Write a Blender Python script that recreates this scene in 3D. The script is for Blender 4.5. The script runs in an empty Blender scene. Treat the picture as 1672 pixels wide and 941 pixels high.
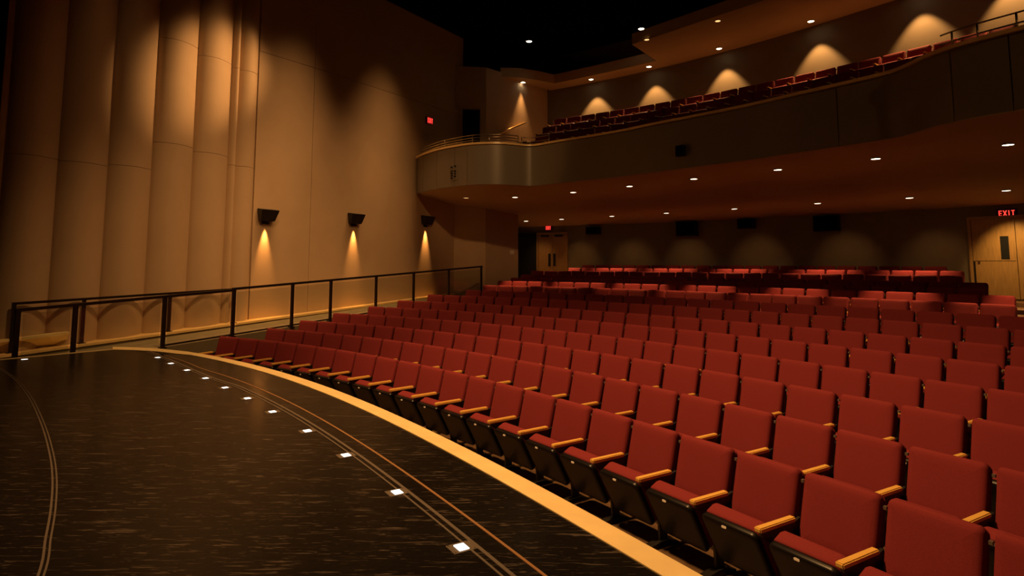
import bpy, bmesh, math, random
import numpy as np
from mathutils import Vector, Matrix

sc = bpy.context.scene
COL = sc.collection
random.seed(4)

# ------------------------------------------------------------------ camera
CAMZ = 2.30                      # eye height over the front row floor
FPX, PITCH, PPX, PPY = 1018.4, math.radians(5.699), 836.0, 326.4
cam_d = bpy.data.cameras.new('camera')
cam = bpy.data.objects.new('camera', cam_d)
COL.objects.link(cam)
cam.location = (0, 0, CAMZ)
cam.rotation_euler = (math.pi / 2 + PITCH, 0, 0)
cam_d.sensor_fit = 'HORIZONTAL'
cam_d.sensor_width = 36.0
cam_d.lens = 36.0 * FPX / 1672.0
cam_d.shift_y = (PPY - 470.5) / 1672.0
cam_d.clip_start = 0.05
sc.camera = cam

# ------------------------------------------------------------------ world, exposure
world = bpy.data.worlds.new('world')
world.use_nodes = True
world.node_tree.nodes['Background'].inputs[0].default_value = (1.0, 0.5, 0.22, 1)
world.node_tree.nodes['Background'].inputs[1].default_value = 0.0012
sc.world = world
vs = sc.view_settings
vs.view_transform = 'Standard'
vs.look = 'None'
vs.gamma = 1.0
vs.use_curve_mapping = False
vs.exposure = 0.0
sc.cycles.use_denoising = True
sc.cycles.sample_clamp_indirect = 4.0
sc.cycles.max_bounces = 6

WARM = (1.0, 0.50, 0.17)
AMBER = (1.0, 0.44, 0.11)

def lamp(name, kind, loc, target, power, color=WARM, size=None, angle=60, blend=0.6, radius=0.1, parent=None):
    d = bpy.data.lights.new(name, kind)
    d.energy = power
    d.color = color
    if kind == 'SPOT':
        d.spot_size = math.radians(angle)
        d.spot_blend = blend
        d.shadow_soft_size = radius
    if kind == 'AREA':
        d.shape = 'DISK'
        d.size = size
    o = bpy.data.objects.new(name, d)
    COL.objects.link(o)
    loc = Vector(loc)
    v = Vector(target) - loc
    o.rotation_euler = v.to_track_quat('-Z', 'Y').to_euler()
    if parent is not None:
        o.parent = parent
        o.location = loc - parent.location
    else:
        o.location = loc
    return o

# house light powers
HL1, HL2, HL3, HL4, HL5, HL6 = 5300, 750, 1900, 700, 240, 4200
SC_P, DLF_P, DLB_P, UPB_P = 300, 650, 620, 400     # wall lamps, soffit front, soffit rear, balcony
DOOR_P, GRZ_P = 150, 2300
# house lights hung under the black ceiling
lamp('house_light', 'SPOT', (-2.6, 4.2, 10.2), (0.6, 6.6, 0.6), HL1, angle=75, blend=1.0, radius=0.35)
lamp('house_light', 'SPOT', (1.2, 7.4, 10.2), (2.4, 8.6, 0.8), HL2, angle=80, blend=1.0, radius=0.35)
lamp('house_light', 'SPOT', (-3.5, 9.0, 10.2), (-4.0, 12.5, 0.8), HL3, angle=75, blend=1.0, radius=0.35)
# wash on the side wall and on the fluted pilasters
lamp('wall_wash_light', 'SPOT', (2.2, 12.5, 10.3), (-4.6, 16.9, 2.9), HL4, angle=44, blend=0.9, radius=0.25)
lamp('wall_wash_light', 'SPOT', (1.6, 14.5, 10.3), (-7.9, 13.0, 2.6), HL5 * 1.2, angle=36, blend=1.0, radius=1.0)
lamp('pilaster_light', 'SPOT', (-2.2, 10.4, 10.2), (-6.6, 14.8, 5.8), HL5, angle=40, blend=1.0, radius=0.2)
lamp('pilaster_light', 'SPOT', (1.0, 16.5, 10.2), (-6.93, 14.26, 6.7), HL6, angle=18, blend=1.0, radius=0.15)
# washes on the balcony front from both sides of the stage
lamp('balcony_wash_light', 'SPOT', (1.2, 3.0, 9.6), (-0.6, 18.2, 5.2), 1800, angle=18, blend=0.9, radius=0.2)
lamp('balcony_wash_light', 'SPOT', (9.0, -1.0, 9.0), (6.9, 10.6, 5.2), 260, angle=44, blend=1.0, radius=0.2)

# ------------------------------------------------------------------ geometry of the hall
def px_ray(px, py):
    u = (px - PPX) / FPX
    v = -(py - PPY) / FPX
    c, s = math.cos(PITCH), math.sin(PITCH)
    return Vector((u, c - s * v, s + c * v))

def at_z(px, py, z):             # point on the level z (metres over the front row floor)
    r = px_ray(px, py)
    return Vector((0, 0, CAMZ)) + r * ((z - CAMZ) / r.z)

def at_y(px, py, Y):             # point at the depth Y
    r = px_ray(px, py)
    return Vector((0, 0, CAMZ)) + r * (Y / r.y)

# the seating arc: s runs along the front row of seat backs, o is the distance behind it
_ss = np.linspace(-26, 26, 1041)
_th = -0.877 - 0.0445 * _ss + 0.0053 * _ss ** 2 / 2
_ds = _ss[1] - _ss[0]
_X = np.concatenate([[0], np.cumsum((np.cos(_th[1:]) + np.cos(_th[:-1])) / 2 * _ds)])
_Y = np.concatenate([[0], np.cumsum((np.sin(_th[1:]) + np.sin(_th[:-1])) / 2 * _ds)])
_X += -0.5681 - np.interp(0, _ss, _X)
_Y += 8.1612 - np.interp(0, _ss, _Y)

def heading(s):
    return -0.877 - 0.0445 * s + 0.0053 * s * s / 2

def P(s, o, z=0.0):
    a = heading(s)
    return Vector((float(np.interp(s, _ss, _X)) - math.sin(a) * o,
                   float(np.interp(s, _ss, _Y)) + math.cos(a) * o, z))

def so_of(p):
    i = int(np.argmin((_X - p[0]) ** 2 + (_Y - p[1]) ** 2))
    a = _th[i]
    return float(_ss[i]), float((p[0] - _X[i]) * -math.sin(a) + (p[1] - _Y[i]) * math.cos(a))

def s_at_px(px, o):              # where the arc at offset o passes the image column px
    best = None
    for k in range(-900, 700):
        s = k * 0.01
        q = P(s, o)
        if q.y < 1:
            continue
        x = PPX + FPX * q.x / (q.y * math.cos(PITCH))
        if best is None or abs(x - px) < best[0]:
            best = (abs(x - px), s)
    return best[1]

# the left side wall: t runs along it away from the stage, d is the distance to the left of the aisle rail
WD, WN, W0 = Vector((0.537, 0.8436, 0)), Vector((-0.8436, 0.537, 0)), Vector((-7.43, 10.59, 0))
WANG = math.atan2(0.8436, 0.537)
def W(t, d, z=0.0):
    p = W0 + WD * t + WN * d
    return Vector((p.x, p.y, z))

def at_wall(px, py, d):
    r = px_ray(px, py)
    k = (W0 + WN * d).dot(WN) / r.dot(WN)
    p = r * k
    return (p - W0).dot(WD), p.z + CAMZ

def ramp_z(t):
    return 0.62 + 0.047 * t
def ledge_z(t):
    return 0.725 + 0.041 * t
def rail_z(t):
    return 1.60 + 0.046 * t

ROW_O = [0.0, 1.029, 2.058, 3.087, 4.116, 5.144, 6.173, 7.202, 8.694, 9.723, 10.752, 11.781, 12.81, 13.839, 14.868]
ROW_TOP = [-1.455, -1.389, -1.315, -1.224, -1.126, -1.028, -0.914, -0.815, -0.731, -0.625, -0.548, -0.456, -0.334, -0.236, -0.129]
ROW_Z = [CAMZ + t - 0.845 for t in ROW_TOP]
STAGE_Z = 0.90
SOFFIT_Z0, SOFFIT_Z1 = CAMZ + 2.24, CAMZ + 1.47     # under-balcony ceiling at the front and at the back
BALC_TOP = CAMZ + 3.45
BACK_O = 15.45
UPPER_O = 14.0
def upper_o(s):
    return 13.25 - 0.155 * s if s < 0 else 13.25 - 0.10 * s
UPPER_Z = CAMZ + 6.9
CEIL_Z = CAMZ + 8.25

# ------------------------------------------------------------------ materials
def new_mat(name):
    m = bpy.data.materials.new(name)
    m.use_nodes = True
    nt = m.node_tree
    return m, nt, nt.nodes['Principled BSDF']

def mat(name, col, rough=0.6, metal=0.0, noise=0.0, nscale=6.0, bump=0.0, bscale=80.0, spec=0.5, stretch=(1, 1, 1), coat=0.0):
    m, nt, b = new_mat(name)
    b.inputs['Base Color'].default_value = (*col, 1)
    b.inputs['Roughness'].default_value = rough
    b.inputs['Metallic'].default_value = metal
    b.inputs['Specular IOR Level'].default_value = spec
    b.inputs['Coat Weight'].default_value = coat
    b.inputs['Coat Roughness'].default_value = 0.2
    tc = nt.nodes.new('ShaderNodeTexCoord')
    mp = nt.nodes.new('ShaderNodeMapping')
    mp.inputs['Scale'].default_value = stretch
    nt.links.new(tc.outputs['Object'], mp.inputs[0])
    if noise > 0:
        n = nt.nodes.new('ShaderNodeTexNoise')
        n.inputs['Scale'].default_value = nscale
        n.inputs['Detail'].default_value = 5
        nt.links.new(mp.outputs[0], n.inputs['Vector'])
        r = nt.nodes.new('ShaderNodeValToRGB')
        r.color_ramp.elements[0].position = 0.3
        r.color_ramp.elements[1].position = 0.7
        r.color_ramp.elements[0].color = (*[c * (1 - noise) for c in col], 1)
        r.color_ramp.elements[1].color = (*[min(1, c * (1 + noise)) for c in col], 1)
        nt.links.new(n.outputs['Fac'], r.inputs[0])
        nt.links.new(r.outputs[0], b.inputs['Base Color'])
    if bump > 0:
        n = nt.nodes.new('ShaderNodeTexNoise')
        n.inputs['Scale'].default_value = bscale
        n.inputs['Detail'].default_value = 3
        nt.links.new(mp.outputs[0], n.inputs['Vector'])
        bp = nt.nodes.new('ShaderNodeBump')
        bp.inputs['Strength'].default_value = bump
        bp.inputs['Distance'].default_value = 0.01
        nt.links.new(n.outputs['Fac'], bp.inputs['Height'])
        nt.links.new(bp.outputs[0], b.inputs['Normal'])
    return m

def emit(name, col, strength):
    m, nt, b = new_mat(name)
    b.inputs['Base Color'].default_value = (0.02, 0.02, 0.02, 1)
    b.inputs['Emission Color'].default_value = (*col, 1)
    b.inputs['Emission Strength'].default_value = strength
    try:
        m.cycles.emission_sampling = 'NONE'
    except Exception:
        pass
    return m

M = {}
M['wall'] = mat('painted_wall', (0.50, 0.36, 0.23), 0.75, noise=0.05, nscale=1.2, bump=0.03, bscale=30)
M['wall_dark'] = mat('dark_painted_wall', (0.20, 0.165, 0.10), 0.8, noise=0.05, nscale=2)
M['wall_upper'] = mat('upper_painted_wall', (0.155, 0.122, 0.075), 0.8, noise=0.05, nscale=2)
M['fascia'] = mat('balcony_fascia_paint', (0.22, 0.19, 0.15), 0.42, noise=0.04, nscale=1.5)
M['soffit'] = mat('soffit_paint', (0.44, 0.30, 0.17), 0.85, noise=0.03, nscale=1)
M['black'] = mat('black_paint', (0.006, 0.006, 0.006), 0.9)
M['ceiling'] = mat('black_ceiling', (0.004, 0.004, 0.004), 1.0, spec=0.0)
M['metal'] = mat('dark_bronze_metal', (0.035, 0.028, 0.024), 0.32, metal=0.6, noise=0.1, nscale=4)
M['steel'] = mat('brushed_steel', (0.45, 0.38, 0.28), 0.3, metal=1.0)
M['brass'] = mat('brass', (0.75, 0.5, 0.2), 0.3, metal=0.9)
M['wood'] = mat('pale_maple', (0.93, 0.74, 0.37), 0.38, noise=0.07, nscale=5, stretch=(1, 1, 1), coat=0.15)
M['arm_wood'] = mat('armrest_maple', (0.84, 0.54, 0.13), 0.33, noise=0.05, nscale=3, stretch=(1, 1, 1), coat=0.3)
M['door_wood'] = mat('door_veneer', (0.42, 0.25, 0.09), 0.45, noise=0.15, nscale=6, stretch=(5, 5, 0.6))
M['fabric'] = mat('red_fabric', (0.215, 0.027, 0.032), 0.85, noise=0.10, nscale=160, bump=0.35, bscale=420, spec=0.2)
M['pan'] = mat('black_plastic', (0.007, 0.006, 0.006), 0.34, spec=0.35)
M['stand'] = mat('black_steel', (0.012, 0.011, 0.010), 0.45)
M['plate'] = mat('white_plate', (0.8, 0.76, 0.7), 0.4)
M['carpet'] = mat('brown_floor', (0.13, 0.075, 0.035), 0.55, noise=0.2, nscale=5)
M['grey'] = mat('grey_track_metal', (0.20, 0.17, 0.145), 0.4, metal=0.4)
M['ledge'] = mat('ledge_maple', (0.92, 0.66, 0.30), 0.32, noise=0.06, nscale=5, coat=0.4)
M['copper'] = mat('orange_strip', (0.30, 0.16, 0.07), 0.45)
M['curtain'] = mat('dark_red_curtain', (0.05, 0.010, 0.008), 0.9)
M['lamp_glow'] = emit('lamp_glow', (1.0, 0.80, 0.52), 9.0)
M['dim_glow'] = emit('dim_glow', (1.0, 0.55, 0.2), 1.4)
M['floor_glow'] = emit('floor_glow', (1.0, 0.93, 0.80), 2.2)
M['exit_glow'] = emit('exit_glow', (1.0, 0.05, 0.035), 1.6)
M['exit_dim'] = emit('exit_dim_glow', (1.0, 0.03, 0.03), 0.14)
M['exit_box'] = mat('exit_housing', (0.03, 0.012, 0.01), 0.5)

def glass_mat():
    m, nt, b = new_mat('clear_glass')
    nt.nodes.remove(b)
    out = nt.nodes['Material Output']
    tr = nt.nodes.new('ShaderNodeBsdfTransparent')
    tr.inputs[0].default_value = (0.88, 0.90, 0.86, 1)
    gl = nt.nodes.new('ShaderNodeBsdfGlossy')
    gl.inputs['Roughness'].default_value = 0.05
    mx = nt.nodes.new('ShaderNodeMixShader')
    mx.inputs[0].default_value = 0.045
    nt.links.new(tr.outputs[0], mx.inputs[1])
    nt.links.new(gl.outputs[0], mx.inputs[2])
    nt.links.new(mx.outputs[0], out.inputs[0])
    return m
M['glass'] = glass_mat()

def stage_mat():
    m, nt, b = new_mat('black_stage_floor')
    tc = nt.nodes.new('ShaderNodeTexCoord')
    base = (0.0075, 0.0064, 0.0055)
    acc = None
    def link(a, c):
        nt.links.new(a, c)
    for ang, sc_, lo, amt in ((18, (1.3, 13, 1), 0.615, 0.8), (-34, (1.0, 10, 1), 0.625, 0.7), (58, (1.2, 12, 1), 0.625, 0.7), (100, (1.6, 14, 1), 0.63, 0.7), (-8, (4.0, 26, 1), 0.615, 0.5)):
        mp = nt.nodes.new('ShaderNodeMapping')
        mp.inputs['Rotation'].default_value = (0, 0, math.radians(ang))
        mp.inputs['Scale'].default_value = sc_
        link(tc.outputs['Object'], mp.inputs[0])
        n = nt.nodes.new('ShaderNodeTexNoise')
        n.inputs['Scale'].default_value = 2.9
        n.inputs['Detail'].default_value = 6
        n.inputs['Roughness'].default_value = 0.62
        n.inputs['Distortion'].default_value = 0.5
        link(mp.outputs[0], n.inputs['Vector'])
        r = nt.nodes.new('ShaderNodeMapRange')
        r.inputs['From Min'].default_value = lo
        r.inputs['From Max'].default_value = lo + 0.06
        r.inputs['To Min'].default_value = 0.0
        r.inputs['To Max'].default_value = amt
        link(n.outputs['Fac'], r.inputs['Value'])
        if acc is None:
            acc = r.outputs[0]
        else:
            mm = nt.nodes.new('ShaderNodeMath')
            mm.operation = 'MAXIMUM'
            link(acc, mm.inputs[0])
            link(r.outputs[0], mm.inputs[1])
            acc = mm.outputs[0]
    big = nt.nodes.new('ShaderNodeTexNoise')
    big.inputs['Scale'].default_value = 0.9
    big.inputs['Detail'].default_value = 4
    link(tc.outputs['Object'], big.inputs['Vector'])
    cr = nt.nodes.new('ShaderNodeValToRGB')
    cr.color_ramp.elements[0].color = (*[c * 0.6 for c in base], 1)
    cr.color_ramp.elements[1].color = (*[c * 1.7 for c in base], 1)
    link(big.outputs['Fac'], cr.inputs[0])
    mix = nt.nodes.new('ShaderNodeMix')
    mix.data_type = 'RGBA'
    link(acc, mix.inputs[0])
    link(cr.outputs[0], mix.inputs[6])
    mix.inputs[7].default_value = (0.10, 0.08, 0.066, 1)
    link(mix.outputs[2], b.inputs['Base Color'])
    rr = nt.nodes.new('ShaderNodeMapRange')
    rr.inputs['To Min'].default_value = 0.15
    rr.inputs['To Max'].default_value = 0.27
    link(big.outputs['Fac'], rr.inputs['Value'])
    link(rr.outputs[0], b.inputs['Roughness'])
    b.inputs['Specular IOR Level'].default_value = 0.075
    nb = nt.nodes.new('ShaderNodeTexNoise')
    nb.inputs['Scale'].default_value = 14
    link(tc.outputs['Object'], nb.inputs['Vector'])
    bp = nt.nodes.new('ShaderNodeBump')
    bp.inputs['Strength'].default_value = 0.06
    bp.inputs['Distance'].default_value = 0.02
    link(nb.outputs['Fac'], bp.inputs['Height'])
    link(bp.outputs[0], b.inputs['Normal'])
    return m
M['stage'] = stage_mat()

# ------------------------------------------------------------------ mesh helpers
def faces_from(bm, verts, faces):
    vs_ = [bm.verts.new(v) for v in verts]
    for f in faces:
        try:
            bm.faces.new([vs_[i] for i in f])
        except ValueError:
            pass
    return vs_

def add_hexa(bm, c):             # eight corners: bottom four (ccw), top four (ccw)
    faces_from(bm, c, [(3, 2, 1, 0), (4, 5, 6, 7), (0, 1, 5, 4), (1, 2, 6, 5), (2, 3, 7, 6), (3, 0, 4, 7)])

def add_box(bm, lo, hi, M4=None, bevel=0.0):
    x0, y0, z0 = lo
    x1, y1, z1 = hi
    c = [Vector(v) for v in ((x0, y0, z0), (x1, y0, z0), (x1, y1, z0), (x0, y1, z0), (x0, y0, z1), (x1, y0, z1), (x1, y1, z1), (x0, y1, z1))]
    if M4 is not None:
        c = [M4 @ v for v in c]
    if bevel > 0:
        b2 = bmesh.new()
        add_hexa(b2, c)
        bmesh.ops.bevel(b2, geom=b2.edges[:], offset=bevel, segments=2, affect='EDGES', profile=0.7)
        merge(bm, b2)
    else:
        add_hexa(bm, c)

def merge(bm, b2):
    me = bpy.data.meshes.new('tmp')
    b2.to_mesh(me)
    bm.from_mesh(me)
    bpy.data.meshes.remove(me)
    b2.free()

def loft(bm, rings, cap0=True, cap1=True, closed=True):
    vr = [[bm.verts.new(p) for p in r] for r in rings]
    n = len(rings[0])
    for a, b in zip(vr[:-1], vr[1:]):
        for i in range(n if closed else n - 1):
            j = (i + 1) % n
            bm.faces.new((a[i], a[j], b[j], b[i]))
    if closed and cap0:
        bm.faces.new(vr[0][::-1])
    if closed and cap1:
        bm.faces.new(vr[-1])
    return vr

def rrect(w, h, r, seg=4):
    pts = []
    for cx, cy, a0 in ((w / 2 - r, h / 2 - r, 0), (-w / 2 + r, h / 2 - r, 90), (-w / 2 + r, -h / 2 + r, 180), (w / 2 - r, -h / 2 + r, 270)):
        for k in range(seg + 1):
            a = math.radians(a0 + 90 * k / seg)
            pts.append((cx + r * math.cos(a), cy + r * math.sin(a)))
    return pts

def add_tube(bm, pts, r, seg=8, caps=True):
    pts = [Vector(p) for p in pts]
    rings = []
    up = Vector((0, 0, 1))
    for i, p in enumerate(pts):
        d = (pts[min(i + 1, len(pts) - 1)] - pts[max(i - 1, 0)]).normalized()
        u = up if abs(d.z) < 0.95 else Vector((1, 0, 0))
        a = d.cross(u).normalized()
        b = a.cross(d).normalized()
        rings.append([p + (a * math.cos(2 * math.pi * k / seg) + b * math.sin(2 * math.pi * k / seg)) * r for k in range(seg)])
    loft(bm, rings, caps, caps)

def add_bar(bm, p, q, w, h):     # rectangular bar from p to q, w across, h in height
    p, q = Vector(p), Vector(q)
    d = (q - p).normalized()
    u = Vector((0, 0, 1)) if abs(d.z) < 0.9 else WD
    a = d.cross(u).normalized() * (w / 2)
    b = a.cross(d).normalized() * (h / 2)
    add_hexa(bm, [p - a - b, p + a - b, q + a - b, q - a - b, p - a + b, p + a + b, q + a + b, q - a + b])

def add_disc(bm, c, r, h, seg=20, axis=None):
    c = Vector(c)
    add_ring = [[c + Vector((r * math.cos(2 * math.pi * k / seg), r * math.sin(2 * math.pi * k / seg), z)) for k in range(seg)] for z in (0, h)]
    loft(bm, add_ring)

def strip_mesh(bm, inner, outer, z0, z1):   # closed curved band between two plan curves
    rings = []
    for a, b in zip(inner, outer):
        rings.append([Vector((a[0], a[1], z0)), Vector((b[0], b[1], z0)), Vector((b[0], b[1], z1)), Vector((a[0], a[1], z1))])
    loft(bm, rings)

def frame(origin, ang):
    return Matrix.Translation(Vector(origin)) @ Matrix.Rotation(ang, 4, 'Z')

def root_loc(o):
    while o.parent is not None:
        o = o.parent
    return Vector(o.location)

def obj(name, bm, material, parent=None, smooth=False, local=False, sharp=None):
    bmesh.ops.recalc_face_normals(bm, faces=bm.faces[:])
    if sharp is not None:
        bmesh.ops.split_edges(bm, edges=[e for e in bm.edges if len(e.link_faces) == 2 and e.calc_face_angle(0) > math.radians(sharp)])
        smooth = True
    if not local:
        if parent is not None:
            off = root_loc(parent)
        else:
            lo = [min(v.co[i] for v in bm.verts) for i in range(3)]
            hi = [max(v.co[i] for v in bm.verts) for i in range(3)]
            off = Vector(((lo[0] + hi[0]) / 2, (lo[1] + hi[1]) / 2, lo[2]))
        bmesh.ops.translate(bm, verts=bm.verts[:], vec=-off)
    me = bpy.data.meshes.new(name)
    bm.to_mesh(me)
    bm.free()
    me.materials.append(material)
    if smooth:
        me.polygons.foreach_set('use_smooth', [True] * len(me.polygons))
    o = bpy.data.objects.new(name, me)
    COL.objects.link(o)
    if parent is not None:
        o.parent = parent
    elif not local:
        o.location = off
    return o

def tag(o, label=None, cat=None, group=None, kind=None):
    if label: o['label'] = label
    if cat: o['category'] = cat
    if group: o['group'] = group
    if kind: o['kind'] = kind
    return o

def thing(name, label, cat, loc, rotz=0.0, group=None):
    o = bpy.data.objects.new(name, None)
    COL.objects.link(o)
    o.empty_display_size = 0.1
    o.location = loc
    o.rotation_euler = (0, 0, rotz)
    return tag(o, label, cat, group)

def struct(name, bm, material, label=None, smooth=False, parent=None, sharp=None):
    o = obj(name, bm, material, parent, smooth, sharp=sharp)
    if parent is None:
        o['kind'] = 'structure'
        if label:
            o['label'] = label
    return o

def dup(root, loc, rotz, label, group=None):
    r = root.copy()
    COL.objects.link(r)
    r.location = loc
    r.rotation_euler = (0, 0, rotz)
    r['label'] = label
    if group:
        r['group'] = group
    for ch in list(root.children):
        c = ch.copy()
        COL.objects.link(c)
        c.parent = r
        for g in list(ch.children):
            e = g.copy()
            COL.objects.link(e)
            e.parent = c
    return r

def frange(a, b, n):
    return [a + (b - a) * i / n for i in range(n + 1)]

ORD = ['first', 'second', 'third', 'fourth', 'fifth', 'sixth', 'seventh', 'eighth', 'ninth', 'tenth', 'eleventh', 'twelfth',
       'thirteenth', 'fourteenth', 'fifteenth', 'sixteenth', 'seventeenth', 'eighteenth', 'nineteenth', 'twentieth',
       'twenty-first', 'twenty-second', 'twenty-third', 'twenty-fourth', 'twenty-fifth', 'twenty-sixth']

# ------------------------------------------------------------------ stage
def nose_curve(o, px_pts, s1):
    pts = [at_z(x, y, STAGE_Z) for x, y in px_pts]
    s_start = so_of(pts[-1])[0] + 0.25
    n = 90
    return pts + [P(s, o, STAGE_Z) for s in frange(s_start, s1, n)]

inner = nose_curve(-1.945, [(184, 571.6), (196, 571.8), (219.8, 572.5), (255.7, 574.5), (291.6, 578.6)], 9.0)
outer = nose_curve(-1.79, [(184, 567.2), (196, 567.3), (219.8, 567.9), (255.7, 569.7), (291.6, 573.3)], 9.0)
EDGE0, EDGE1 = at_z(0, 588, STAGE_Z), at_z(184, 571.0, STAGE_Z)
edir = (EDGE1 - EDGE0).normalized()
EDGE_FAR = EDGE0 - edir * 11.0

bm = bmesh.new()
poly = [(p.x, p.y) for p in inner] + [(3.0, -4.5), (-14.5, -4.5), (EDGE_FAR.x, EDGE_FAR.y)]
loft(bm, [[Vector((x, y, z)) for x, y in poly] for z in (0.0, STAGE_Z)])
struct('stage_floor', bm, M['stage'], 'black scuffed stage floor with a curved front')

bm = bmesh.new()
strip_mesh(bm, inner, outer, STAGE_Z - 0.06, STAGE_Z + 0.006)
struct('trim_1', bm, M['wood'], 'pale wood nosing along the curved stage front')
bm = bmesh.new()
strip_mesh(bm, [p for p in inner], [p - (p - q) * 0.85 for p, q in zip(inner, outer)], 0.0, STAGE_Z - 0.061)
struct('wall_stage_front', bm, M['black'], 'black front face below the stage nosing')

bm = bmesh.new()
en = Vector((-edir.y, edir.x, 0))
add_hexa(bm, [Vector(v) for v in (EDGE_FAR - Vector((0, 0, 0.05)), EDGE1 - Vector((0, 0, 0.05)), EDGE1 + en * 0.045 - Vector((0, 0, 0.05)), EDGE_FAR + en * 0.045 - Vector((0, 0, 0.05)),
                                  EDGE_FAR + Vector((0, 0, 0.005)), EDGE1 + Vector((0, 0, 0.005)), EDGE1 + en * 0.045 + Vector((0, 0, 0.005)), EDGE_FAR + en * 0.045 + Vector((0, 0, 0.005)))])
struct('trim_2', bm, M['wood'], 'thin wood edge along the left side of the stage')

def catmull(pts, n=6):
    out = []
    for i in range(len(pts) - 1):
        p0 = pts[max(i - 1, 0)]; p1 = pts[i]; p2 = pts[i + 1]; p3 = pts[min(i + 2, len(pts) - 1)]
        for k in range(n):
            t = k / n
            out.append(tuple(0.5 * ((2 * p1[j]) + (-p0[j] + p2[j]) * t + (2 * p0[j] - 5 * p1[j] + 4 * p2[j] - p3[j]) * t * t + (-p0[j] + 3 * p1[j] - 3 * p2[j] + p3[j]) * t ** 3) for j in (0, 1)))
    out.append(pts[-1])
    return out
def inlay(name, head, o_, widths, material, label):
    """thin strips let into the stage: head gives its measured far end, then it keeps the offset o_ from the seats"""
    pts = [at_z(x, y, STAGE_Z) for x, y in head]
    s_start = so_of(pts[-1])[0] + 0.9
    ctl = [(v.x, v.y) for v in pts] + [tuple(P(s, o_)[:2]) for s in frange(s_start, 8.6, 14)]
    pts = [Vector((x, y, STAGE_Z)) for x, y in catmull(ctl, 7)]
    bm = bmesh.new()
    for k0, k1 in widths:
        aa, bb = [], []
        for i in range(len(pts)):
            u = pts[min(i + 1, len(pts) - 1)] - pts[max(i - 1, 0)]
            u.z = 0
            u.normalize()
            n_ = Vector((-u.y, u.x, 0))
            aa.append(pts[i] + n_ * k0)
            bb.append(pts[i] + n_ * k1)
        strip_mesh(bm, aa, bb, STAGE_Z - 0.01, STAGE_Z + 0.003)
    return tag(obj(name, bm, material), label, 'floor track')
inlay('inlaid_strip', [(267.7, 580.3), (303.5, 591.6)], -2.39, [(-0.008, 0.008)], M['copper'], 'thin orange inlaid line on the stage nearest the wood nosing')
inlay('floor_track', [(243.7, 574.8), (289.2, 593.7), (343, 616.8)], -2.53, [(-0.032, -0.020), (0.008, 0.028)], M['grey'], 'grey double track in the stage floor beside the square floor lights')
LT = catmull([(-7.25, 8.82), (-6.72, 8.37), (-5.93, 7.63), (-4.96, 6.60), (-4.03, 5.53), (-3.38, 4.74), (-2.97, 4.21), (-2.62, 3.72), (-2.36, 3.33), (-2.10, 2.93), (-1.65, 2.08), (-1.2, 1.2), (-0.8, 0.3)], 8)
bm = bmesh.new()
for k0, k1 in ((-0.017, -0.006), (0.006, 0.015)):
    aa, bb = [], []
    for i in range(len(LT)):
        u = Vector(LT[min(i + 1, len(LT) - 1)]) - Vector(LT[max(i - 1, 0)])
        u.normalize()
        n_ = Vector((-u.y, u.x))
        aa.append(Vector(LT[i]) + n_ * k0)
        bb.append(Vector(LT[i]) + n_ * k1)
    strip_mesh(bm, aa, bb, STAGE_Z - 0.01, STAGE_Z + 0.003)
tag(obj('floor_track', bm, M['grey']), 'curved brown track in the stage floor at the left of the photo', 'floor track')

# square lights let into the stage floor
LIGHT_SO = [(-4.5, -2.40), (-3.65, -2.50), (-2.8, -2.575), (-1.9, -2.62), (-1.05, -2.655), (-0.2, -2.655), (0.65, -2.645), (1.6, -2.615), (2.5, -2.59), (3.45, -2.585), (4.4, -2.59)]
LIGHT_XY = [(-5.208, 9.354), (-4.722, 8.816), (-4.219, 8.277), (-3.703, 7.712), (-3.207, 7.145), (-2.725, 6.595), (-2.246, 6.018), (-1.701, 5.35), (-1.207, 4.697), (-0.701, 3.964), (-0.249, 3.226)]
def floor_light(x, y, ang, label, group):
    t = thing('floor_light', label, 'floor light', (x, y, STAGE_Z - 0.004), ang, group)
    bm = bmesh.new()
    pts = rrect(0.105, 0.125, 0.004, 2)
    loft(bm, [[Vector((px_, py_, z)) for px_, py_ in pts] for z in (0, 0.0065)])
    obj('frame_plate', bm, M['grey'], t, local=True)
    bm = bmesh.new()
    pts = rrect(0.072, 0.056, 0.004, 2)
    loft(bm, [[Vector((px_, py_, z)) for px_, py_ in pts] for z in (0.004, 0.0085)])
    obj('lens', bm, M['floor_glow'], t, local=True)
    for sx in (-0.043, 0.043):
        for sy in (-0.052, 0.052):
            bm = bmesh.new()
            add_disc(bm, (sx, sy, 0.006), 0.004, 0.0025, 8)
            obj('screw', bm, M['steel'], t, local=True)
    return t
for i, (x, y) in enumerate(LIGHT_XY):
    s_, o_ = so_of((x, y))
    k = len(LIGHT_XY) - 1 - i
    floor_light(x, y, heading(s_), 'square white light let into the stage floor, %s from the near end of the row' % ORD[k], 'lights in the stage floor')
q = at_z(40, 587.4, STAGE_Z)
floor_light(q.x, q.y, math.atan2(edir.y, edir.x), 'lone small white floor light at the left edge of the stage', None)

# ------------------------------------------------------------------ house floor in steps
bm = bmesh.new()
SS = frange(-7.7, 7.6, 60)
for r in range(15):
    o0 = -1.80 if r == 0 else ROW_O[r] - 0.62
    o1 = ROW_O[r + 1] - 0.62 if r < 14 else BACK_O + 0.1
    strip_mesh(bm, [P(s, o0) for s in SS], [P(s, o1) for s in SS], ROW_Z[r] - 0.25, ROW_Z[r])
struct('floor', bm, M['carpet'], 'stepped brown floor under the seats')

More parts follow.
